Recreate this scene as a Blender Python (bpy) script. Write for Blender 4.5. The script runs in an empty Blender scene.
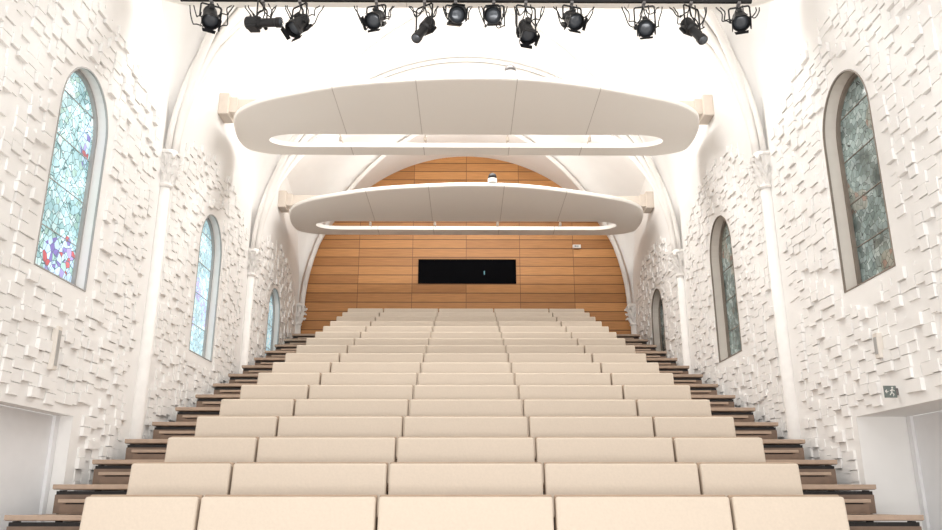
import bpy, bmesh, math, random
from mathutils import Vector, Matrix, Euler
random.seed(7)
S=bpy.context.scene
COL=S.collection
try:
    S.view_settings.view_transform='Standard'
except Exception: pass
CAMZ=1.4; XW=4.9; ZS=6.68; RISE=5.04; YB=22.7
COLY=[11.8,17.05,22.25]
BAYS=[(1.3,6.55),(6.55,11.8),(11.8,17.05),(17.05,22.3)]
# ---------------------------------------------------------------- materials
def newmat(n):
    m=bpy.data.materials.new(n); m.use_nodes=True
    nt=m.node_tree; b=nt.nodes['Principled BSDF']
    return m,nt,b
def flat(n,c,rough=.6,metal=0,var=0.0,scale=6,bump=0):
    m,nt,b=newmat(n)
    b.inputs['Roughness'].default_value=rough; b.inputs['Metallic'].default_value=metal
    tc=nt.nodes.new('ShaderNodeTexCoord')
    no=nt.nodes.new('ShaderNodeTexNoise'); no.inputs['Scale'].default_value=scale; no.inputs['Detail'].default_value=6
    nt.links.new(tc.outputs['Object'],no.inputs['Vector'])
    r=nt.nodes.new('ShaderNodeValToRGB')
    r.color_ramp.elements[0].position=.3; r.color_ramp.elements[1].position=.7
    r.color_ramp.elements[0].color=tuple(x*(1-var) for x in c)+(1,)
    r.color_ramp.elements[1].color=tuple(min(1,x*(1+var*.5)) for x in c)+(1,)
    nt.links.new(no.outputs['Fac'],r.inputs['Fac']); nt.links.new(r.outputs['Color'],b.inputs['Base Color'])
    if bump:
        bu=nt.nodes.new('ShaderNodeBump'); bu.inputs['Strength'].default_value=bump; bu.inputs['Distance'].default_value=.01
        nt.links.new(no.outputs['Fac'],bu.inputs['Height']); nt.links.new(bu.outputs['Normal'],b.inputs['Normal'])
    return m
M_wall=flat('relief_plaster',(.885,.87,.85),.8,var=.02,scale=3)
M_vault=flat('vault_plaster',(.86,.845,.825),.8,var=.02,scale=2)
M_rib=flat('rib_plaster',(.80,.775,.745),.8,var=.03,scale=2)
M_stone=flat('pale_stone',(.84,.82,.795),.7,var=.04,scale=8,bump=.1)
M_black=flat('black_metal',(.009,.009,.010),.5,.1,var=.2)
M_grey=flat('grey_metal',(.18,.17,.17),.4,.5,var=.1)
M_lens=flat('lamp_glass',(.10,.11,.125),.2,.3,var=.3)
M_fabric=flat('beige_upholstery',(.67,.575,.475),.9,var=.035,scale=45,bump=.08)
M_shell=flat('bench_shell_wood',(.44,.32,.23),.6,var=.1,scale=10)
M_tread=flat('tread_wood',(.35,.25,.185),.6,var=.15,scale=9)
M_tread2=flat('tread_edge',(.48,.36,.275),.6,var=.1,scale=9)
M_riser=flat('step_riser_brown',(.24,.165,.12),.6,var=.15,scale=9)
M_dark=flat('dark_steel_frame',(.018,.016,.016),.6,var=.2)
M_beam=flat('beam_paint',(.66,.59,.52),.6,var=.04)
M_door=flat('door_paint',(.84,.84,.85),.5,var=.02)
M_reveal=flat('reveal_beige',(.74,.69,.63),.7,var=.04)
M_frame=flat('window_frame_grey',(.25,.21,.175),.5,var=.1)
M_frameL=flat('window_frame_pale',(.42,.41,.40),.5,var=.1)
M_floor=flat('floor_resin',(.55,.52,.49),.5,var=.08)
M_glassblack=flat('booth_glass',(.003,.003,.004),.9,0,var=.1)
M_glassblack.node_tree.nodes['Principled BSDF'].inputs['Specular IOR Level'].default_value=.05
M_white=flat('white_enamel',(.75,.73,.70),.4,var=.02)
M_green=flat('sign_green',(.15,.18,.17),.4,var=.1)
M_reflect=flat('reflection_blue',(.15,.40,.5),.4,var=.1)

def canopy_mat():
    m,nt,b=newmat('canopy_panels'); b.inputs['Roughness'].default_value=.55
    tc=nt.nodes.new('ShaderNodeTexCoord'); sp=nt.nodes.new('ShaderNodeSeparateXYZ')
    nt.links.new(tc.outputs['Object'],sp.inputs[0])
    prev=None
    for X in (-2.43,-.90,.90,2.43):
        a=nt.nodes.new('ShaderNodeMath'); a.operation='SUBTRACT'; a.inputs[1].default_value=X; nt.links.new(sp.outputs[0],a.inputs[0])
        c=nt.nodes.new('ShaderNodeMath'); c.operation='ABSOLUTE'; nt.links.new(a.outputs[0],c.inputs[0])
        d=nt.nodes.new('ShaderNodeMath'); d.operation='LESS_THAN'; d.inputs[1].default_value=.008; nt.links.new(c.outputs[0],d.inputs[0])
        if prev:
            e=nt.nodes.new('ShaderNodeMath'); e.operation='MAXIMUM'; nt.links.new(prev.outputs[0],e.inputs[0]); nt.links.new(d.outputs[0],e.inputs[1]); prev=e
        else: prev=d
    mx=nt.nodes.new('ShaderNodeMix'); mx.data_type='RGBA'
    mx.inputs['A'].default_value=(.97,.95,.91,1); mx.inputs['B'].default_value=(.66,.63,.59,1)
    nt.links.new(prev.outputs[0],mx.inputs['Factor']); nt.links.new(mx.outputs['Result'],b.inputs['Base Color'])
    return m
M_canopy=canopy_mat()
def wood_mat():
    m,nt,b=newmat('wood_panelling'); b.inputs['Roughness'].default_value=.5
    tc=nt.nodes.new('ShaderNodeTexCoord'); sp=nt.nodes.new('ShaderNodeSeparateXYZ'); nt.links.new(tc.outputs['Object'],sp.inputs[0])
    cb=nt.nodes.new('ShaderNodeCombineXYZ'); nt.links.new(sp.outputs[0],cb.inputs[0]); nt.links.new(sp.outputs[2],cb.inputs[1])
    br=nt.nodes.new('ShaderNodeTexBrick'); br.offset=0; br.inputs['Scale'].default_value=1
    br.inputs['Brick Width'].default_value=1.62; br.inputs['Row Height'].default_value=.28; br.inputs['Mortar Size'].default_value=.008
    br.inputs['Color1'].default_value=(.60,.295,.105,1); br.inputs['Color2'].default_value=(.42,.19,.062,1); br.inputs['Mortar'].default_value=(.18,.08,.03,1)
    nt.links.new(cb.outputs[0],br.inputs['Vector'])
    # deeper groove on the horizontal joints only
    md=nt.nodes.new('ShaderNodeMath'); md.operation='FLOORED_MODULO'; md.inputs[1].default_value=.28; nt.links.new(sp.outputs[2],md.inputs[0])
    lt=nt.nodes.new('ShaderNodeMath'); lt.operation='LESS_THAN'; lt.inputs[1].default_value=.018; nt.links.new(md.outputs[0],lt.inputs[0])
    mp=nt.nodes.new('ShaderNodeMapping'); mp.inputs['Scale'].default_value=(.8,14,1); nt.links.new(cb.outputs[0],mp.inputs[0])
    no=nt.nodes.new('ShaderNodeTexNoise'); no.inputs['Scale'].default_value=2.5; no.inputs['Detail'].default_value=8; nt.links.new(mp.outputs[0],no.inputs[0])
    r=nt.nodes.new('ShaderNodeValToRGB'); r.color_ramp.elements[0].position=.3; r.color_ramp.elements[0].color=(.84,.82,.79,1); r.color_ramp.elements[1].position=.7; r.color_ramp.elements[1].color=(1.1,1.09,1.08,1)
    nt.links.new(no.outputs['Fac'],r.inputs[0])
    mx=nt.nodes.new('ShaderNodeMix'); mx.data_type='RGBA'; mx.blend_type='MULTIPLY'; mx.inputs['Factor'].default_value=1
    nt.links.new(br.outputs['Color'],mx.inputs['A']); nt.links.new(r.outputs['Color'],mx.inputs['B'])
    m2=nt.nodes.new('ShaderNodeMix'); m2.data_type='RGBA'; m2.inputs['B'].default_value=(.15,.065,.025,1)
    nt.links.new(lt.outputs[0],m2.inputs['Factor']); nt.links.new(mx.outputs['Result'],m2.inputs['A']); nt.links.new(m2.outputs['Result'],b.inputs['Base Color'])
    return m
M_wood=wood_mat()
def glass_mat(name,strength,stops,lead,accents,thr,sc=11,lw=.04,rough=.25,cl=(.62,.70,.68),ch=1.25,lattice=False,ends=None):
    m,nt,b=newmat(name); b.inputs['Roughness'].default_value=rough
    N_=nt.nodes.new; L_=nt.links.new
    tc=N_('ShaderNodeTexCoord')
    vo=N_('ShaderNodeTexVoronoi'); vo.inputs['Scale'].default_value=sc; L_(tc.outputs['Object'],vo.inputs['Vector'])
    ve=N_('ShaderNodeTexVoronoi'); ve.feature='DISTANCE_TO_EDGE'; ve.inputs['Scale'].default_value=sc; L_(tc.outputs['Object'],ve.inputs['Vector'])
    sp=N_('ShaderNodeSeparateColor'); L_(vo.outputs['Color'],sp.inputs[0])
    sx=N_('ShaderNodeSeparateXYZ'); L_(tc.outputs['Object'],sx.inputs[0])
    def ramp(st):
        r=N_('ShaderNodeValToRGB'); r.color_ramp.interpolation='CONSTANT'
        while len(r.color_ramp.elements)<len(st): r.color_ramp.elements.new(.5)
        for e,(p,c) in zip(r.color_ramp.elements,st): e.position=p; e.color=c+(1,)
        return r
    r=ramp(stops); L_(sp.outputs[0],r.inputs[0])
    ra=ramp(accents); L_(sp.outputs[1],ra.inputs[0])
    lt=N_('ShaderNodeMath'); lt.operation='LESS_THAN'; lt.inputs[1].default_value=lw; L_(ve.outputs['Distance'],lt.inputs[0])
    no=N_('ShaderNodeTexNoise'); no.inputs['Scale'].default_value=1.9; no.inputs['Detail'].default_value=0; L_(tc.outputs['Object'],no.inputs['Vector'])
    val=no.outputs['Fac']
    if ends:
        a=N_('ShaderNodeMath'); a.operation='SUBTRACT'; a.inputs[1].default_value=ends[0]; L_(sx.outputs[2],a.inputs[0])
        c=N_('ShaderNodeMath'); c.operation='ABSOLUTE'; L_(a.outputs[0],c.inputs[0])
        d=N_('ShaderNodeMath'); d.operation='MULTIPLY_ADD'; d.inputs[1].default_value=ends[1]; L_(c.outputs[0],d.inputs[0]); L_(no.outputs['Fac'],d.inputs[2]); val=d.outputs[0]
    g=N_('ShaderNodeMath'); g.operation='GREATER_THAN'; g.inputs[1].default_value=thr; L_(val,g.inputs[0])
    m0=N_('ShaderNodeMix'); m0.data_type='RGBA'
    L_(r.outputs['Color'],m0.inputs['A']); L_(ra.outputs['Color'],m0.inputs['B']); L_(g.outputs[0],m0.inputs['Factor'])
    n2=N_('ShaderNodeTexNoise'); n2.inputs['Scale'].default_value=2.0; n2.inputs['Detail'].default_value=3; L_(tc.outputs['Object'],n2.inputs['Vector'])
    r3=N_('ShaderNodeValToRGB'); r3.color_ramp.elements[0].position=.38; r3.color_ramp.elements[0].color=cl+(1,); r3.color_ramp.elements[1].position=.62; r3.color_ramp.elements[1].color=(ch,ch,ch,1)
    L_(n2.outputs['Fac'],r3.inputs[0])
    m1=N_('ShaderNodeMix'); m1.data_type='RGBA'; m1.blend_type='MULTIPLY'; m1.inputs['Factor'].default_value=1
    L_(m0.outputs['Result'],m1.inputs['A']); L_(r3.outputs['Color'],m1.inputs['B'])
    leadf=lt.outputs[0]
    if lattice:
        cb=N_('ShaderNodeCombineXYZ'); L_(sx.outputs[1],cb.inputs[0]); L_(sx.outputs[2],cb.inputs[1])
        bk=N_('ShaderNodeTexBrick'); bk.offset=0; bk.inputs['Scale'].default_value=1; bk.inputs['Brick Width'].default_value=.34; bk.inputs['Row Height'].default_value=.42; bk.inputs['Mortar Size'].default_value=.005
        rot=N_('ShaderNodeMapping'); rot.inputs['Rotation'].default_value=(0,0,.5); L_(cb.outputs[0],rot.inputs[0]); L_(rot.outputs[0],bk.inputs['Vector'])
        mxm=N_('ShaderNodeMath'); mxm.operation='MAXIMUM'; L_(lt.outputs[0],mxm.inputs[0]); L_(bk.outputs['Fac'],mxm.inputs[1]); leadf=mxm.outputs[0]
    mx=N_('ShaderNodeMix'); mx.data_type='RGBA'; mx.inputs['B'].default_value=lead+(1,)
    L_(leadf,mx.inputs['Factor']); L_(m1.outputs['Result'],mx.inputs['A'])
    L_(mx.outputs['Result'],b.inputs['Base Color']); L_(mx.outputs['Result'],b.inputs['Emission Color'])
    b.inputs['Emission Strength'].default_value=strength  # glow put into the material in place of daylight through the glass
    return m
ACC=[(0,(.52,.68,.86)),(.28,(.24,.20,.50)),(.42,(.60,.74,.90)),(.66,(.40,.34,.66)),(.76,(.52,.13,.15)),(.84,(.44,.66,.62))]
M_glL=glass_mat('stained_glass_bright',.56,[(0,(.44,.65,.71)),(.25,(.54,.75,.80)),(.5,(.36,.56,.60)),(.68,(.70,.84,.87)),(.86,(.42,.60,.56))],(.09,.17,.19),ACC,.92,sc=11,lw=.034,lattice=True,ends=(5.33,.38),cl=(.66,.75,.75))
M_glL2=glass_mat('stained_glass_plain',.62,[(0,(.50,.70,.78)),(.3,(.60,.80,.86)),(.6,(.44,.64,.70)),(.8,(.70,.85,.89))],(.20,.32,.38),[(0,(.50,.66,.84)),(.5,(.50,.50,.74))],.72,sc=11,lw=.030,cl=(.76,.83,.84),ch=1.2)
M_glR=glass_mat('stained_glass_muted',.09,[(0,(.17,.22,.21)),(.3,(.23,.29,.285)),(.55,(.14,.18,.175)),(.75,(.28,.335,.33))],(.055,.065,.065),[(0,(.25,.26,.23)),(.5,(.19,.21,.185)),(.85,(.22,.165,.14))],.58,sc=12,lw=.026,rough=.12,cl=(.42,.45,.44),ch=1.65)  # strong noise contrast in the colour imitates pale reflections

# ---------------------------------------------------------------- builders
def link(o,parent=None):
    COL.objects.link(o)
    if parent: o.parent=parent
    return o
def meshobj(name,bm,mats,parent=None,smooth=False,loc=(0,0,0),rot=None):
    me=bpy.data.meshes.new(name)
    bmesh.ops.recalc_face_normals(bm,faces=bm.faces)
    bm.to_mesh(me); bm.free()
    if not isinstance(mats,(list,tuple)): mats=[mats]
    for m in mats: me.materials.append(m)
    if smooth:
        for p in me.polygons: p.use_smooth=True
    o=bpy.data.objects.new(name,me); link(o,parent); o.location=loc
    if rot: o.rotation_euler=rot
    return o
def empty(name,loc,label,cat,group=None):
    e=bpy.data.objects.new(name,None); e.empty_display_size=.2; link(e); e.location=loc
    tag(e,label,cat,group); return e
def tag(o,label,cat,group=None):
    o['label']=label; o['category']=cat
    if group: o['group']=group
def structure(o,label=None,cat=None):
    o['kind']='structure'
    if label: o['label']=label
    if cat: o['category']=cat
    return o
def box(bm,x0,x1,y0,y1,z0,z1,bev=0,M=None,mi=0,seg=2):
    r=bmesh.ops.create_cube(bm,size=1)
    vs=r['verts']
    for v in vs: v.co=Vector(((x0+x1)/2+v.co.x*(x1-x0),(y0+y1)/2+v.co.y*(y1-y0),(z0+z1)/2+v.co.z*(z1-z0)))
    fs=list({f for v in vs for f in v.link_faces})
    for f in fs: f.material_index=mi
    if bev:
        es=list({e for v in vs for e in v.link_edges})
        rr=bmesh.ops.bevel(bm,geom=es,offset=bev,segments=seg,affect='EDGES',profile=.5)
        vs=list({v for f in rr['faces'] for v in f.verts}|{v for v in vs if v.is_valid})
    if M:
        for v in vs: v.co=M@v.co
def lathe(bm,prof,n=20,M=Matrix(),cap=True,mi=0,flute=0):
    rings=[]
    for k,(r,z) in enumerate(prof):
        ring=[]
        for i in range(n):
            a=2*math.pi*i/n
            ring.append(bm.verts.new(M@Vector((r*math.cos(a),r*math.sin(a),z))))
        rings.append(ring)
    for a,b in zip(rings,rings[1:]):
        for i in range(n):
            f=bm.faces.new((a[i],a[(i+1)%n],b[(i+1)%n],b[i])); f.material_index=mi
    if cap:
        bm.faces.new(rings[0][::-1]).material_index=mi; bm.faces.new(rings[-1]).material_index=mi
def tube(bm,pts,r,n=8):
    pts=[Vector(p) for p in pts]; m=len(pts)
    rings=[]; up=None
    for i,p in enumerate(pts):
        if i==0: t=pts[1]-p
        elif i==m-1: t=p-pts[i-1]
        else: t=pts[i+1]-pts[i-1]
        t.normalize()
        if up is None:
            up=Vector((0,0,1)) if abs(t.z)<.9 else Vector((1,0,0))
        side=t.cross(up).normalized(); up=side.cross(t).normalized()
        rings.append([bm.verts.new(p+side*math.cos(2*math.pi*k/n)*r+up*math.sin(2*math.pi*k/n)*r) for k in range(n)])
    for a,b in zip(rings,rings[1:]):
        for k in range(n): bm.faces.new((a[k],a[(k+1)%n],b[(k+1)%n],b[k]))
    bm.faces.new(rings[0][::-1]); bm.faces.new(rings[-1])
# ---------------------------------------------------------------- vault
LUN=3.15; KK=1-(LUN/RISE)**2
def bay_t(y):
    for a,b in BAYS:
        if a-1e-6<=y<=b+1e-6: return min(1,abs((y-(a+b)/2)/((b-a)/2)))
    return 1
def vault_z(x,y):
    xh=min(1,abs(x)/XW); t=bay_t(y)
    if xh<=t: return ZS+RISE*math.sqrt(max(0,1-xh*xh))
    w=(xh-t)/(1-t+1e-9)
    return ZS+RISE*math.sqrt(max(0,1-t*t))*math.sqrt(max(0,1-KK*w*w))
def relief_top(y):
    return ZS-.25+1.42*math.sqrt(max(0,1-bay_t(y)**2))
bm=bmesh.new()
NX=64
xs=[XW*math.sin(-math.pi/2+math.pi*i/NX) for i in range(NX+1)]
ys=[]
for a,b in BAYS:
    n=36
    for i in range(n): ys.append((a+b)/2-(b-a)/2*math.cos(math.pi*i/n))
ys+= [22.3,YB]
grid=[[bm.verts.new((x,y,vault_z(x,y))) for x in xs] for y in ys]
for r1,r2 in zip(grid,grid[1:]):
    for i in range(NX): bm.faces.new((r1[i],r1[i+1],r2[i+1],r2[i]))
ceil=meshobj('ceiling',bm,M_vault,smooth=True); structure(ceil,'white plastered groin vault over the nave','ceiling')
tr=0
def rib(pts,r,lab):
    global tr
    tr+=1
    bm=bmesh.new(); tube(bm,pts,r,n=10)
    o=meshobj('trim_%d'%tr,bm,M_rib,smooth=True); structure(o,lab,'rib')
N=40
for y in [6.55]+COLY[:2]:
    pts=[]
    for i in range(N+1):
        a=math.pi*i/N
        pts.append((-(XW-.12)*math.cos(a),y,ZS+(RISE-.11)*math.sin(a)))
    rib(pts,.08,'white moulded transverse rib arching over the nave')
    for dy in (-.14,.14):
        rib([(p[0]*1.010,p[1]+dy,p[2]+.06) for p in pts],.045,'slim white roll moulding beside the transverse rib')
for a,b in BAYS:
    yc=(a+b)/2; hb=(b-a)/2
    for s in (1,-1):
        pts=[]
        for i in range(N+1):
            ph=math.pi*i/N; t=-math.cos(ph)
            pts.append((s*t*(XW-.12),yc+t*hb,ZS+(RISE-.09)*math.sin(ph)))
        rib(pts,.07,'white diagonal rib of the groin vault')
# ---------------------------------------------------------------- side walls
WIN=[(9.18,.63,3.95,6.76),(14.4,.65,3.92,6.68),(19.6,.62,3.90,6.60)]
REVS={-1:.16,1:.20}
def wtop(c,hw,zt,s):
    q=min(1,abs(s-c)/hw)
    return zt-hw*1.15*(1-math.sqrt(max(0,1-q*q)))
DOORY=(4.6,9.96); DOORZ=2.39
def deck_z(y): return .605+.357*(y-7.19)
def outline(c,hw,zb,zt,n=20):
    pts=[(c-hw,zb)]
    for i in range(n+1):
        a=math.pi*i/n; s=c-hw*math.cos(a)
        pts.append((s,zt-hw*1.15*(1-math.sin(a))))
    pts.append((c+hw,zb)); return pts
def side_wall(sg,name,doordepth,rev):
    bm=bmesh.new()
    br={3.0,DOORY[0],DOORY[1],YB}
    for a,b in BAYS: 
        for i in range(25):
            y=(a+b)/2-(b-a)/2*math.cos(math.pi*i/24)
            if y>3: br.add(y)
    for c,hw,zb,zt in WIN:
        for i in range(21): br.add(c-hw*math.cos(math.pi*i/20))
    br=sorted(br)
    def quad(a,b,za0,za1,zb0,zb1,x=XW):
        vs=[bm.verts.new((sg*x,a,za0)),bm.verts.new((sg*x,b,zb0)),bm.verts.new((sg*x,b,zb1)),bm.verts.new((sg*x,a,za1))]
        bm.faces.new(vs)
    for a,b in zip(br,br[1:]):
        if b-a<1e-5: continue
        m=(a+b)/2; lo=0
        if DOORY[0]<m<DOORY[1]: lo=DOORZ
        ta=vault_z(XW,a) ; tb=vault_z(XW,b)
        w=[q for q in WIN if q[0]-q[1]<m<q[0]+q[1]]
        if w:
            c,hw,zb,zt=w[0]
            quad(a,b,lo,zb,lo,zb); quad(a,b,wtop(c,hw,zt,a),ta,wtop(c,hw,zt,b),tb)
        else: quad(a,b,lo,ta,lo,tb)
    for c,hw,zb,zt in WIN:
        o=outline(c,hw,zb,zt)
        n=len(o)
        A=[bm.verts.new((sg*XW,y,z)) for y,z in o]; B=[bm.verts.new((sg*(XW+rev+.1),y,z)) for y,z in o]
        for i in range(n): bm.faces.new((A[i],A[(i+1)%n],B[(i+1)%n],B[i])).material_index=1
    y0,y1=DOORY; X2=XW+doordepth
    box(bm,*sorted((sg*(XW+.002),sg*X2)),y1+.001,y1+.02,0,DOORZ+.02)
    box(bm,*sorted((sg*(XW+.002),sg*X2)),y0,y1,DOORZ+.001,DOORZ+.02)
    box(bm,*sorted((sg*(XW+.002),sg*X2)),y0-.02,y0-.001,0,DOORZ)
    cnt=0; y=4.8
    while y<22.1:
        cw=random.choice((.155,.18,.205))
        z=.3+random.uniform(0,.13)
        while z<8.2:
            h=random.choice((.115,.13,.14)); w=cw*random.choice((.90,.97,1.03,1.08))
            yy=y+random.uniform(-.012,.012); zz=z
            ok = random.random()<.80
            if zz<deck_z(yy)-.5: ok=False
            if DOORY[0]-.03<yy+w and yy<DOORY[1]+.06 and zz<DOORZ+.06: ok=False
            if 8.85<yy+w and yy<9.25 and DOORZ<zz+h and zz<2.72: ok=ok and sg<0
            for cy in [6.55]+COLY:
                if yy+w>cy-.30 and yy<cy+.30: ok=False
            for c,hw,zb,zt in WIN:
                if yy+w>c-hw-.05 and yy<c+hw+.05 and zz+h>zb-.06:
                    t=max(wtop(c,hw,zt,min(max(yy,c-hw),c+hw)),wtop(c,hw,zt,min(max(yy+w,c-hw),c+hw)))
                    if zz<t+.05: ok=False
            if zz+h>min(relief_top(yy),relief_top(yy+w)): ok=False
            if ok:
                k=1 if yy<12 else .85
                d=(random.choice((.010,.020,.032,.045))+random.uniform(0,.005))*k; x0=sg*(XW+.01); x1=sg*(XW-d)
                bv=.002
                co=[(x0,yy,zz),(x0,yy+w,zz),(x0,yy+w,zz+h),(x0,yy,zz+h),(x1,yy+bv,zz+bv),(x1,yy+w-bv,zz+bv),(x1,yy+w-bv,zz+h-bv),(x1,yy+bv,zz+h-bv)]
                v=[bm.verts.new(q) for q in co]
                for f in ((4,5,6,7),(0,1,5,4),(1,2,6,5),(2,3,7,6),(3,0,4,7)): bm.faces.new([v[i] for i in f])
                cnt+=1
            z+=h+random.uniform(.002,.012)
        y+=cw+.003
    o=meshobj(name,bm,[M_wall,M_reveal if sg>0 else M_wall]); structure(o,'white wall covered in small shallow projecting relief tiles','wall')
    return cnt
print('blocks',side_wall(-1,'wall_left',.20,REVS[-1]),side_wall(1,'wall_right',.66,REVS[1]))
bm=bmesh.new()
arc=[(-XW,0),( -XW,ZS)]
for i in range(1,60):
    a=math.pi*i/60; arc.append((-XW*math.cos(a),ZS+RISE*math.sin(a)))
arc+=[(XW,ZS),(XW,0)]
bm.faces.new([bm.verts.new((x,0,z)) for x,z in arc])
o=meshobj('wall_end',bm,M_wood,loc=(0,YB-.02,0)); structure(o,'arched end wall clad in horizontal honey-coloured wood panels','wall')
bm=bmesh.new(); box(bm,-XW-1.2,XW+1.2,-3,YB+.3,-.1,0)
structure(meshobj('floor',bm,M_floor),'pale grey resin hall floor','floor')
for k,(sg,dd) in enumerate(((-1,.20),(1,.66))):
    bm=bmesh.new(); X2=XW+dd
    for (a,b) in ((4.6,6.35),(6.37,8.1),(8.12,9.94)):
        box(bm,*sorted((sg*(X2-.0),sg*(X2+.05))),a,b,0.02,DOORZ,bev=.008)
    box(bm,*sorted((sg*(X2-.04),sg*(X2+.02))),9.86,9.95,0,DOORZ)
    box(bm,*sorted((sg*(X2-.05),sg*(X2-.0))),8.25,8.29,.95,1.25,mi=1)
    o=meshobj('door_%d'%(k+1),bm,[M_door,M_grey]); structure(o,'plain pale flush door set in a recess of the wall','door')
wi=0
def ring(bm,ol,il,sg,x0,x1):
    n=len(ol)
    L=[[bm.verts.new((sg*x,y,z)) for y,z in src] for src,x in ((ol,x0),(il,x0),(il,x1),(ol,x1))]
    for j in range(4):
        A=L[j];B=L[(j+1)%4]
        for i in range(n): bm.faces.new((A[i],A[(i+1)%n],B[(i+1)%n],B[i]))
for sg in (-1,1):
    for wn,(c,hw,zb,zt) in enumerate(WIN):
        wi+=1; X=XW+REVS[sg]
        bm=bmesh.new()
        ring(bm,outline(c,hw-.002,zb+.002,zt-.002),outline(c,hw-.016,zb+.016,zt-.02),sg,XW-.008,XW+.02)
        ring(bm,outline(c,hw-.005,zb+.005,zt-.005),outline(c,hw-.045,zb+.045,zt-.055),sg,X-.025,X+.04)
        zz=zb+.6
        while zz<zt-.3:
            box(bm,*sorted((sg*(X+.008),sg*(X+.02))),c-hw+.04,c+hw-.04,zz,zz+.008); zz+=.6
        fr=meshobj('window_%d'%wi,bm,M_frame if sg>0 else M_frameL); structure(fr,'arched lancet window with leaded stained glass','window')
        bm=bmesh.new(); bm.faces.new([bm.verts.new((sg*(X+.02),y,z)) for y,z in outline(c,hw-.04,zb+.04,zt-.05)])
        g=meshobj('stained_glass_pane',bm,(M_glL if wn==0 else M_glL2) if sg<0 else M_glR,parent=fr); g['label']='leaded stained glass in small pieces'
# ---------------------------------------------------------------- columns
CZ=.62
def column(sg,y):
    e=empty('engaged_column',(sg*(XW-.03),y,0),'slim white stone wall column with carved leaf capital','column','wall columns of the nave')
    bm=bmesh.new()
    box(bm,-.17,.17,-.17,.17,0,.25,bev=.01)
    lathe(bm,[(.165,.25),(.17,.30),(.14,.34),(.15,.38),(.115,.42)],24)
    meshobj('base',bm,M_stone,e)
    bm=bmesh.new(); lathe(bm,[(.115,.42),(.112,2.4),(.100,5.62+CZ)],24)
    meshobj('shaft',bm,M_stone,e,smooth=True)
    bm=bmesh.new()
    lathe(bm,[(.11,5.58),(.13,5.61),(.11,5.64),(.105,5.68),(.12,5.88),(.16,6.08),(.17,6.13)],24)
    lathe(bm,[(.17,6.12),(.205,6.13),(.21,6.16),(.185,6.19),(.15,6.22)],8,Matrix.Rotation(math.pi/8,4,'Z'))
    for tier,(zb,r,h,n,off) in enumerate(((5.66,.105,.17,9,0),(5.79,.115,.18,9,.5),(5.92,.13,.20,9,0))):
        for i in range(n):
            a=2*math.pi*(i+off)/n; R=Matrix.Rotation(a,4,'Z')
            pr=[(0,0,.028),(.018,.3,.042),(.042,.62,.040),(.075,.86,.030),(.112,.88,.018),(.116,.64,.006)]
            prev=None
            for (o_,q,wd) in pr:
                l=[bm.verts.new(R@Vector((r+o_+dx,yy,zb+q*h))) for yy,dx in ((-wd,-.035),(-wd*.45,-.004),(0,.018),(wd*.45,-.004),(wd,-.035))]
                if prev:
                    for j in range(4): bm.faces.new((prev[j],prev[j+1],l[j+1],l[j]))
                prev=l
    for i in range(4):
        a=math.pi/4+i*math.pi/2
        Mv=Matrix.Rotation(a,4,'Z')@Matrix.Translation((.20,.03,6.08))@Matrix.Rotation(math.pi/2,4,'X')
        lathe(bm,[(.02,-.0),(.045,0),(.045,.06),(.02,.06)],12,Mv)
    for v in bm.verts: v.co.z+=CZ
    meshobj('capital',bm,M_stone,e)
for y in COLY:
    for sg in (-1,1): column(sg,y)
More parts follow.
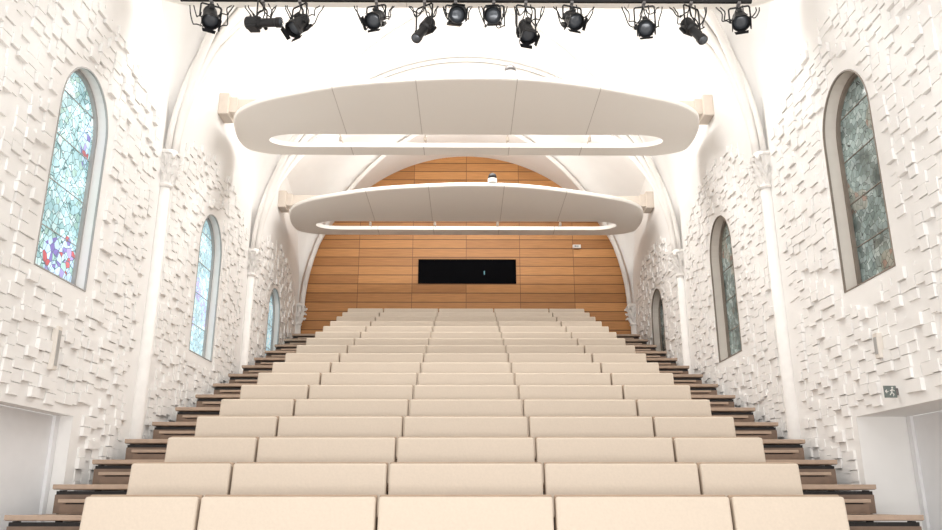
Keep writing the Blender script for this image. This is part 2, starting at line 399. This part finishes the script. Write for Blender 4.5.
# ---------------------------------------------------------------- canopies
OUT=[(-4.68,.37),(-4.48,-.33),(-4.0,-.80),(-3.15,-1.18),(-2.15,-1.50),(-1.0,-1.68),(.1,-1.76),(1.13,-1.71),(2.15,-1.50),(3.15,-1.18),(3.98,-.84),(4.46,-.42),(4.67,.23),(4.70,.9),(4.58,1.25),(4.1,1.45),(3.4,1.47),(0,1.47),(-3.4,1.47),(-4.1,1.45),(-4.58,1.25),(-4.71,.9)]
def catmull(P,k=5):
    r=[];n=len(P)
    for i in range(n):
        p0,p1,p2,p3=[Vector(P[(i+j-1)%n]) for j in range(4)]
        for q in range(k):
            t=q/k
            r.append(.5*((2*p1)+(-p0+p2)*t+(2*p0-5*p1+4*p2-p3)*t*t+(-p0+3*p1-3*p2+p3)*t**3))
    return r
def canopy(yc,vs,zu):
    e=empty('acoustic_canopy',(0,yc,zu),'cream cloud-shaped acoustic ceiling canopy with a long slot','canopy','suspended acoustic canopies')
    out=[(p.x,p.y*vs) for p in catmull(OUT)]
    slot=[]
    for i in range(13):
        a=-math.pi/2+math.pi*i/12; slot.append((3.45+.62*math.cos(a),(.74+.30*math.sin(a))*vs))
    for i in range(13):
        a=math.pi/2+math.pi*i/12; slot.append((-3.45+.62*math.cos(a),(.74+.30*math.sin(a))*vs))
    def inset(L,d):
        n=len(L);r=[]
        for i in range(n):
            a=Vector(L[i-1]);b=Vector(L[(i+1)%n]);t=(b-a).normalized(); r.append((L[i][0]-t.y*d,L[i][1]+t.x*d))
        return r
    bm=bmesh.new()
    def ringv(L,z): return [bm.verts.new((x,y,z)) for x,y in L]
    levels=[(.04,0),(.01,.01),(0,.035),(0,.08),(.02,.10)]
    R=[ringv(inset(out,d),z) for d,z in levels]
    for A,B in zip(R,R[1:]):
        n=len(A)
        for i in range(n): bm.faces.new((A[i],A[(i+1)%n],B[(i+1)%n],B[i]))
    Sl=[ringv(slot,0),ringv(slot,.10)]
    n=len(slot)
    for i in range(n): bm.faces.new((Sl[0][i],Sl[0][(i+1)%n],Sl[1][(i+1)%n],Sl[1][i]))
    for ra,rb in ((R[0],Sl[0]),(R[-1],Sl[1])):
        es=[]
        for L in (ra,rb):
            for i in range(len(L)):
                es.append(bm.edges.get((L[i],L[(i+1)%len(L)])))
        bmesh.ops.triangle_fill(bm,edges=es,use_beauty=True)
    meshobj('canopy_panel',bm,M_canopy,e)
    for x in (-2.6,-.85,.85,2.55):
        bm=bmesh.new(); lathe(bm,[(.03,.0),(.035,.01),(.035,.08),(.025,.10)],14)
        box(bm,-.008,.008,-.30*vs,.30*vs,.075,.095)
        meshobj('spotlight',bm,M_beam,e,loc=(x,.74*vs,.0))
    for x in (-3.2,3.2):
        bm=bmesh.new(); lathe(bm,[(.015,.10),(.015,.27)],8); meshobj('hanger_rod',bm,M_grey,e,loc=(x,.1,0))
ZU=CAMZ+7.1
for yc,vs in ((8.8,1),(14.1,1),(19.25,1.12)):
    canopy(yc,vs,ZU)
    yb=yc+.1; zb=ZU+.27
    e=empty('canopy_beam',(0,yb,zb),'pale beige square steel beam spanning between the walls','beam','canopy beams')
    bm=bmesh.new(); box(bm,-4.86,4.86,-.12,.12,0,.27,bev=.01); meshobj('beam_bar',bm,M_beam,e)
    for s in (-1,1):
        bm=bmesh.new(); box(bm,*sorted((s*4.70,s*4.9)),-.22,.22,-.10,.36,bev=.015); box(bm,*sorted((s*4.55,s*4.72)),-.15,.15,-.03,.30,bev=.01)
        meshobj('end_bracket',bm,M_beam,e)
for (x,y,m) in ((.78,12.46,M_white),(.62,17.33,M_black)):
    e=empty('dome_camera',(x,y,ZU+.10),'small domed camera standing on the canopy edge','camera')
    bm=bmesh.new(); lathe(bm,[(.10,0),(.11,.04),(.11,.10)],16); meshobj('camera_base',bm,M_white,e,smooth=False)
    bm=bmesh.new(); lathe(bm,[(.10,.10),(.105,.16),(.08,.22),(.04,.25),(.005,.26)],16); meshobj('camera_dome',bm,M_grey if m is M_white else m,e,smooth=True)
# ---------------------------------------------------------------- booth & signs
e=empty('booth_window',(.03,YB-.03,CAMZ+6.21),'wide black control booth window set in the wood panels','window')
bm=bmesh.new()
w,h=1.44,.69
for a,b,c,d in ((-w,w,-.03,.0),(-w,w,h,h+.03),(-w-.03,-w,-.03,h+.03),(w,w+.03,-.03,h+.03)): box(bm,a,b,-.03,.01,c,d)
meshobj('booth_frame',bm,M_glassblack,e)
bm=bmesh.new(); box(bm,-w,w,-.012,.005,0,h); meshobj('booth_glass',bm,M_glassblack,e)
bm=bmesh.new(); box(bm,.50,.53,-.025,-.010,.24,.36,bev=.005); meshobj('booth_reflection',bm,M_reflect,e)  # small blue block painted as a reflection in the booth glass
e=empty('exit_sign',(3.35,YB-.07,CAMZ+7.28),'small white emergency exit sign box on wood panelling','sign')
bm=bmesh.new(); box(bm,-.12,.12,-.04,.05,0,.11,bev=.008); meshobj('sign_box',bm,M_white,e)
bm=bmesh.new(); box(bm,-.04,.05,-.046,-.041,.045,.068); v=[bm.verts.new(p) for p in ((-.04,-.046,.085),(-.04,-.046,.028),(-.08,-.046,.056))]; bm.faces.new(v); meshobj('sign_arrow',bm,M_green,e)
e=empty('exit_sign',(XW-.005,8.92,CAMZ+1.10),'square dark grey-green sign with white running figure and arrow','sign')
bm=bmesh.new(); box(bm,-.15,-.01,-.008,.008,0,.135,bev=.003); meshobj('sign_plate',bm,M_green,e)
bm=bmesh.new(); box(bm,-.02,.015,-.02,.02,.03,.105,bev=.003); meshobj('sign_bracket',bm,M_grey,e)
bm=bmesh.new()
Ty=Matrix.Translation
lathe(bm,[(.011,-.003),(.011,.0)],10,Ty((-.055,-.0095,.112))@Matrix.Rotation(math.pi/2,4,'X'))
for a,b in [((-.06,.095),(-.068,.058)),((-.068,.058),(-.045,.038)),((-.045,.038),(-.055,.016)),((-.068,.058),(-.09,.03)),((-.06,.092),(-.035,.075)),((-.06,.092),(-.085,.075)),((-.105,.07),(-.138,.07)),((-.138,.07),(-.122,.088)),((-.138,.07),(-.122,.052))]:
    tube(bm,[(a[0],-.010,a[1]),(b[0],-.010,b[1])],.005,6)
meshobj('running_figure_and_arrow',bm,M_white,e)
for sg,y,z0,hh in ((-1,9.2,2.85,.52),(1,9.1,2.98,.30)):
    e=empty('wall_niche_cover',(sg*(XW-.04),y,z0),'narrow vertical grey plate fixed to the relief wall','wall plate')
    bm=bmesh.new(); box(bm,-.035,.035,-.05,.05,0,hh,bev=.008); meshobj('plate',bm,M_reveal,e)
    bm=bmesh.new(); box(bm,*sorted((-sg*.040,-sg*.030)),-.03,.03,.05,hh-.05); meshobj('grille',bm,M_frameL,e)
# ---------------------------------------------------------------- seating
NR=17; D1=7.19; DS=.89; RS=.3175
def rz(n): return .605+RS*n
def ry(n): return D1+DS*n
for n in range(NR):
    y0=ry(n)-.5; z=rz(n); y1=y0+DS-.02
    if n==NR-1: y1=YB-.08
    e=empty('seating_tier',(0,y0,0),'stepped wooden seating tier on a dark steel frame','seating platform','tiers of the retractable seating')
    def pm(name,fn,mat):
        bm=bmesh.new(); fn(bm)
        for v in bm.verts: v.co.y-=y0
        return meshobj(name,bm,mat,e)
    pm('steel_frame',lambda bm:box(bm,-4.70,4.70,y0+.055,y0+.09,z-RS*.5,z-.07),M_dark)
    pm('riser_board',lambda bm:box(bm,-4.70,4.70,y0+.03,y0+.05,max(0,z-RS),z-.11),M_riser)
    for x in (-4.66,-3.45,0,3.45,4.66):
        pm('post',lambda bm:(box(bm,x-.03,x+.03,y0+.10,y0+.16,0,z-.06)),M_dark)
    pm('deck',lambda bm:box(bm,-4.72,4.72,y0+.012,y1,z-.055,z-.004,bev=.004),M_tread)
    for s in (-1,1):
        pm('nosing',lambda bm:box(bm,*sorted((s*3.38,s*4.72)),y0-.012,y0+.03,z-.048,z+.003,bev=.004),M_tread2)
    for s in (-1,1):
        zb=0 if n==0 else z-RS+.002; zt=z-RS/2
        t=empty('aisle_step',(s*3.98,y0-.19,zb),'small wooden half-step box in the side aisle','step','half-steps of the side aisles')
        def M(name,fn,mat):
            bm=bmesh.new(); fn(bm); return meshobj(name,bm,mat,t)
        H=zt-zb
        M('tread',lambda bm:box(bm,-.50,.50,-.14,.17,H-.038,H,bev=.005),M_tread2)
        M('riser',lambda bm:box(bm,-.48,.48,-.12,-.09,.0,H-.055),M_riser)
        M('side_panel',lambda bm:box(bm,-.47,-.44,-.085,.15,0,H-.042),M_riser)
        M('side_panel',lambda bm:box(bm,.44,.47,-.085,.15,0,H-.042),M_riser)
        M('shade_strip',lambda bm:box(bm,-.44,.44,-.08,-.06,.01,H-.042),M_dark)  # dark strip standing in for shade in the gap under the tread
def bench_parts(w):
    P={}
    bm=bmesh.new(); h=w/2
    T=Matrix.Translation((0,0,.42))@Matrix.Rotation(-.14,4,'X')@Matrix.Translation((0,0,-.42))
    box(bm,-h+.010,h-.010,.0,.05,.36,.838,bev=.012,M=T); P['backrest']=(bm,M_shell)
    bm=bmesh.new()
    box(bm,-h+.012,h-.012,-.10,-.005,.30,.808,bev=.024,M=T,seg=3); P['seat']=(bm,M_fabric)
    bm=bmesh.new()
    box(bm,-.03,.03,-.06,.03,0,.44,bev=.008); box(bm,-.05,.05,-.12,.10,0,.02); P['leg']=(bm,M_dark)
    R={}
    for k,(b,m) in P.items():
        me=bpy.data.meshes.new('bench_'+k); bmesh.ops.recalc_face_normals(b,faces=b.faces); b.to_mesh(me); b.free(); me.materials.append(m); R[k]=me
    return R
segs=[(-3.315,-2.31),(-2.31,-.77),(-.77,.77),(.77,2.31),(2.31,3.315)]
kinds={}
for n in range(NR):
    for a,b in segs:
        w=round(b-a,3)
        if w not in kinds: kinds[w]=bench_parts(w)
        K=kinds[w]
        e=bpy.data.objects.new('bench_seat',None); e.empty_display_size=.2; link(e); e.location=((a+b)/2,ry(n)-.03,rz(n))
        tag(e,'short beige upholstered bench unit with tipped-up seat' if w<1.3 else 'wide beige upholstered bench unit with tipped-up seat','bench','rows of beige bench seating')
        for k in ('backrest','seat'):
            o=bpy.data.objects.new(k,K[k]); link(o,e)
        for s in (-1,1):
            o=bpy.data.objects.new('leg',K['leg']); link(o,e); o.location=(s*(w/2-.12),0,0)
# ---------------------------------------------------------------- lighting bar & stage lights
BY=7.0; BZ=CAMZ+4.95
bar=empty('lighting_bar',(0,BY,BZ),'long black lighting truss hung across the hall','lighting bar')
bm=bmesh.new()
tube(bm,[(-2.95,0,0),(2.95,0,0)],.03,12); tube(bm,[(-2.95,0,.28),(2.95,0,.28)],.025,12)
x=-2.9
while x<2.9:
    tube(bm,[(x,0,0),(x+.29,0,.28)],.01,6); tube(bm,[(x+.29,0,.28),(x+.58,0,0)],.01,6); x+=.58
meshobj('bar_truss',bm,M_black,bar)
for xx in (-2.6,0,2.6):
    bm=bmesh.new(); tube(bm,[(xx,0,.28),(xx,0,vault_z(xx,BY)-BZ)],.008,6); meshobj('suspension_cable',bm,M_black,bar)
def mkmesh(name,bm,mats,smooth=False):
    me=bpy.data.meshes.new(name); bmesh.ops.recalc_face_normals(bm,faces=bm.faces); bm.to_mesh(me); bm.free()
    for m in mats: me.materials.append(m)
    if smooth:
        for p in me.polygons: p.use_smooth=True
    return me
RY=Matrix.Rotation(math.pi/2,4,'X')
bm=bmesh.new()
lathe(bm,[(.04,-.17),(.075,-.155),(.085,-.12),(.085,-.09),(.075,-.085),(.085,-.07),(.085,-.05),(.078,-.045),(.09,-.03),(.095,.07),(.105,.08),(.11,.15),(.10,.15),(.095,.10)],24,RY,cap=False)
lathe(bm,[(.001,-.17),(.04,-.17)],24,RY,cap=False)
box(bm,-.03,.03,.02,.12,.08,.12,bev=.008)
box(bm,-.09,.09,-.02,.12,-.11,-.07,bev=.01)
fres=mkmesh('fresnel_housing',bm,[M_black])
bm=bmesh.new(); lathe(bm,[(.001,.115),(.05,.112),(.094,.10),(.094,.095)],24,RY,cap=False); lens=mkmesh('fresnel_lens',bm,[M_lens],True)
bm=bmesh.new()
v=[bm.verts.new(p) for p in ((-.085,-.15,.10),(.085,-.15,.10),(.075,-.215,.112),(-.075,-.215,.112))]; bm.faces.new(v)
r=bmesh.ops.extrude_face_region(bm,geom=bm.faces[:]); bmesh.ops.translate(bm,vec=(0,0,.004),verts=[q for q in r['geom'] if isinstance(q,bmesh.types.BMVert)])
barn=mkmesh('barn_flap',bm,[M_black])
bm=bmesh.new()
lathe(bm,[(.07,-.2),(.08,-.19),(.08,-.02),(.055,.0),(.055,.2),(.065,.21),(.065,.27),(.055,.27)],20,RY,cap=True)
box(bm,-.075,.075,.03,.17,-.095,-.06,bev=.01)
prof=mkmesh('profile_housing',bm,[M_black])
bm=bmesh.new(); lathe(bm,[(.001,.285),(.05,.28),(.054,.272)],20,RY,cap=False); plens=mkmesh('profile_lens',bm,[M_lens],True)
def yoke_mesh(drop):
    bm=bmesh.new(); pts=[(-.125,0,-drop),(-.125,0,-.11),(-.11,0,-.09),(.11,0,-.09),(.125,0,-.11),(.125,0,-drop)]
    for a,b in zip(pts,pts[1:]):
        tube(bm,[Vector(a),Vector(b)],.011,6)
    for s in (-1,1): lathe(bm,[(.025,-.012),(.025,.012)],12,Matrix.Translation((s*.12,0,-drop))@Matrix.Rotation(math.pi/2,4,'Y'))
    return mkmesh('yoke',bm,[M_black])
bm=bmesh.new(); box(bm,-.02,.02,-.045,.045,-.065,-.03,bev=.006); lathe(bm,[(.012,-.10),(.012,-.06)],10)
clamp=mkmesh('clamp',bm,[M_grey])
def P(px): return (px-466)/785/.862*BY
LIGHTS=[(212,.25,.5,1.0,'f'),(263,.34,1.35,.12,'p'),(300,.36,-.6,.95,'f'),(376,.27,-.25,.8,'f'),(424,.42,-.6,.95,'p'),(455,.23,.2,.45,'f'),(493,.23,-.15,.5,'f'),(525,.44,.3,1.1,'f'),(571,.27,.3,.8,'f'),(643,.38,-.2,.7,'f'),(690,.42,.5,1.0,'p'),(738,.27,-.3,.85,'f')]
for px,drop,yaw,pitch,kd in LIGHTS:
    e=empty('stage_light',(P(px),BY,BZ-.004),'black fresnel stage light with barn doors on a yoke' if kd=='f' else 'black long-barrelled profile stage light on a yoke','stage light','stage lights on the bar')
    e.scale=(.82,.82,.82)
    link(bpy.data.objects.new('clamp',clamp),e)
    y=link(bpy.data.objects.new('yoke',yoke_mesh(drop)),e); y.rotation_euler=(0,0,yaw)
    hs=link(bpy.data.objects.new('lamp_housing',fres if kd=='f' else prof),e)
    hs.location=(0,0,-drop); hs.rotation_euler=Euler((pitch,0,yaw))
    l=link(bpy.data.objects.new('lens',lens if kd=='f' else plens),hs)
    if kd=='f':
        for q in range(4):
            b=link(bpy.data.objects.new('barn_door',barn),hs); b.rotation_euler=(0,q*math.pi/2,0)
    bm=bmesh.new(); tube(bm,[(0,.1,-drop),(.06,.14,-drop*.6-.05),(.09,.1,-.09),(.06,.02,-.05)],.008,6); meshobj('power_cable',bm,M_black,e)
    gL=min([px-q[0] for q in LIGHTS if q[0]<px]+[56]); gR=min([q[0]-px for q in LIGHTS if q[0]>px]+[56])
    for q in range(4):
        sd=(-1,1,-1,1)[q]; room=(gL if sd<0 else gR)
        mxw=min(.36,room*.5*.0103/.82*.88)
        wd=random.uniform(.7,1)*mxw; dp=random.uniform(.10,.36); k=random.random()*6
        pts=[(sd*wd*i/18+.03*math.sin(i*.6+k)*math.sin(math.pi*i/18),.045+.03*math.sin(i*1.1),-.045-dp*max(0,math.sin(math.pi*i/18))**.8) for i in range(19)]
        bm=bmesh.new(); tube(bm,pts,.008,6); meshobj('looping_cable',bm,M_black,e,smooth=True)
# ---------------------------------------------------------------- lights
def area(name,loc,rot,sx,sy,en,col=(1,1,1)):
    l=bpy.data.lights.new(name,'AREA'); l.shape='RECTANGLE'; l.size=sx; l.size_y=sy; l.energy=en; l.color=col
    o=bpy.data.objects.new(name,l); COL.objects.link(o); o.location=loc; o.rotation_euler=rot
for y,en in ((8.3,85),(13.6,110),(18.8,155)): area('canopy_uplight',(0,y,ZU+.4),(math.pi,0,0),6,1.2,en,(1,.975,.945))
area('added_front_fill',(0,-2.5,7),(math.radians(76),0,0),8,4,260,(1,.975,.95))  # added fill behind the camera to front-light the seats, not a fitting
area('added_low_fill',(0,-2.0,.9),(math.radians(122),0,0),9,1.6,500,(1,.97,.935))  # added low fill imitating floor bounce onto the canopy undersides
for y in (11.4,16.6): area('added_top_fill',(0,y,11.0),(0,0,0),5,1.2,350,(1,.98,.955))  # added overhead fill to brighten the seat rows, no fixture there
W=bpy.data.worlds.new('World'); S.world=W; W.use_nodes=True
W.node_tree.nodes['Background'].inputs[0].default_value=(1,.99,.975,1); W.node_tree.nodes['Background'].inputs[1].default_value=1.05
# ---------------------------------------------------------------- camera
cd=bpy.data.cameras.new('Camera'); cd.sensor_width=36; cd.lens=30.0; cd.clip_end=200
co=bpy.data.objects.new('Camera',cd); COL.objects.link(co)
co.location=(0,0,CAMZ); co.rotation_euler=(math.radians(90+16.6),0,-.0064)
S.camera=co
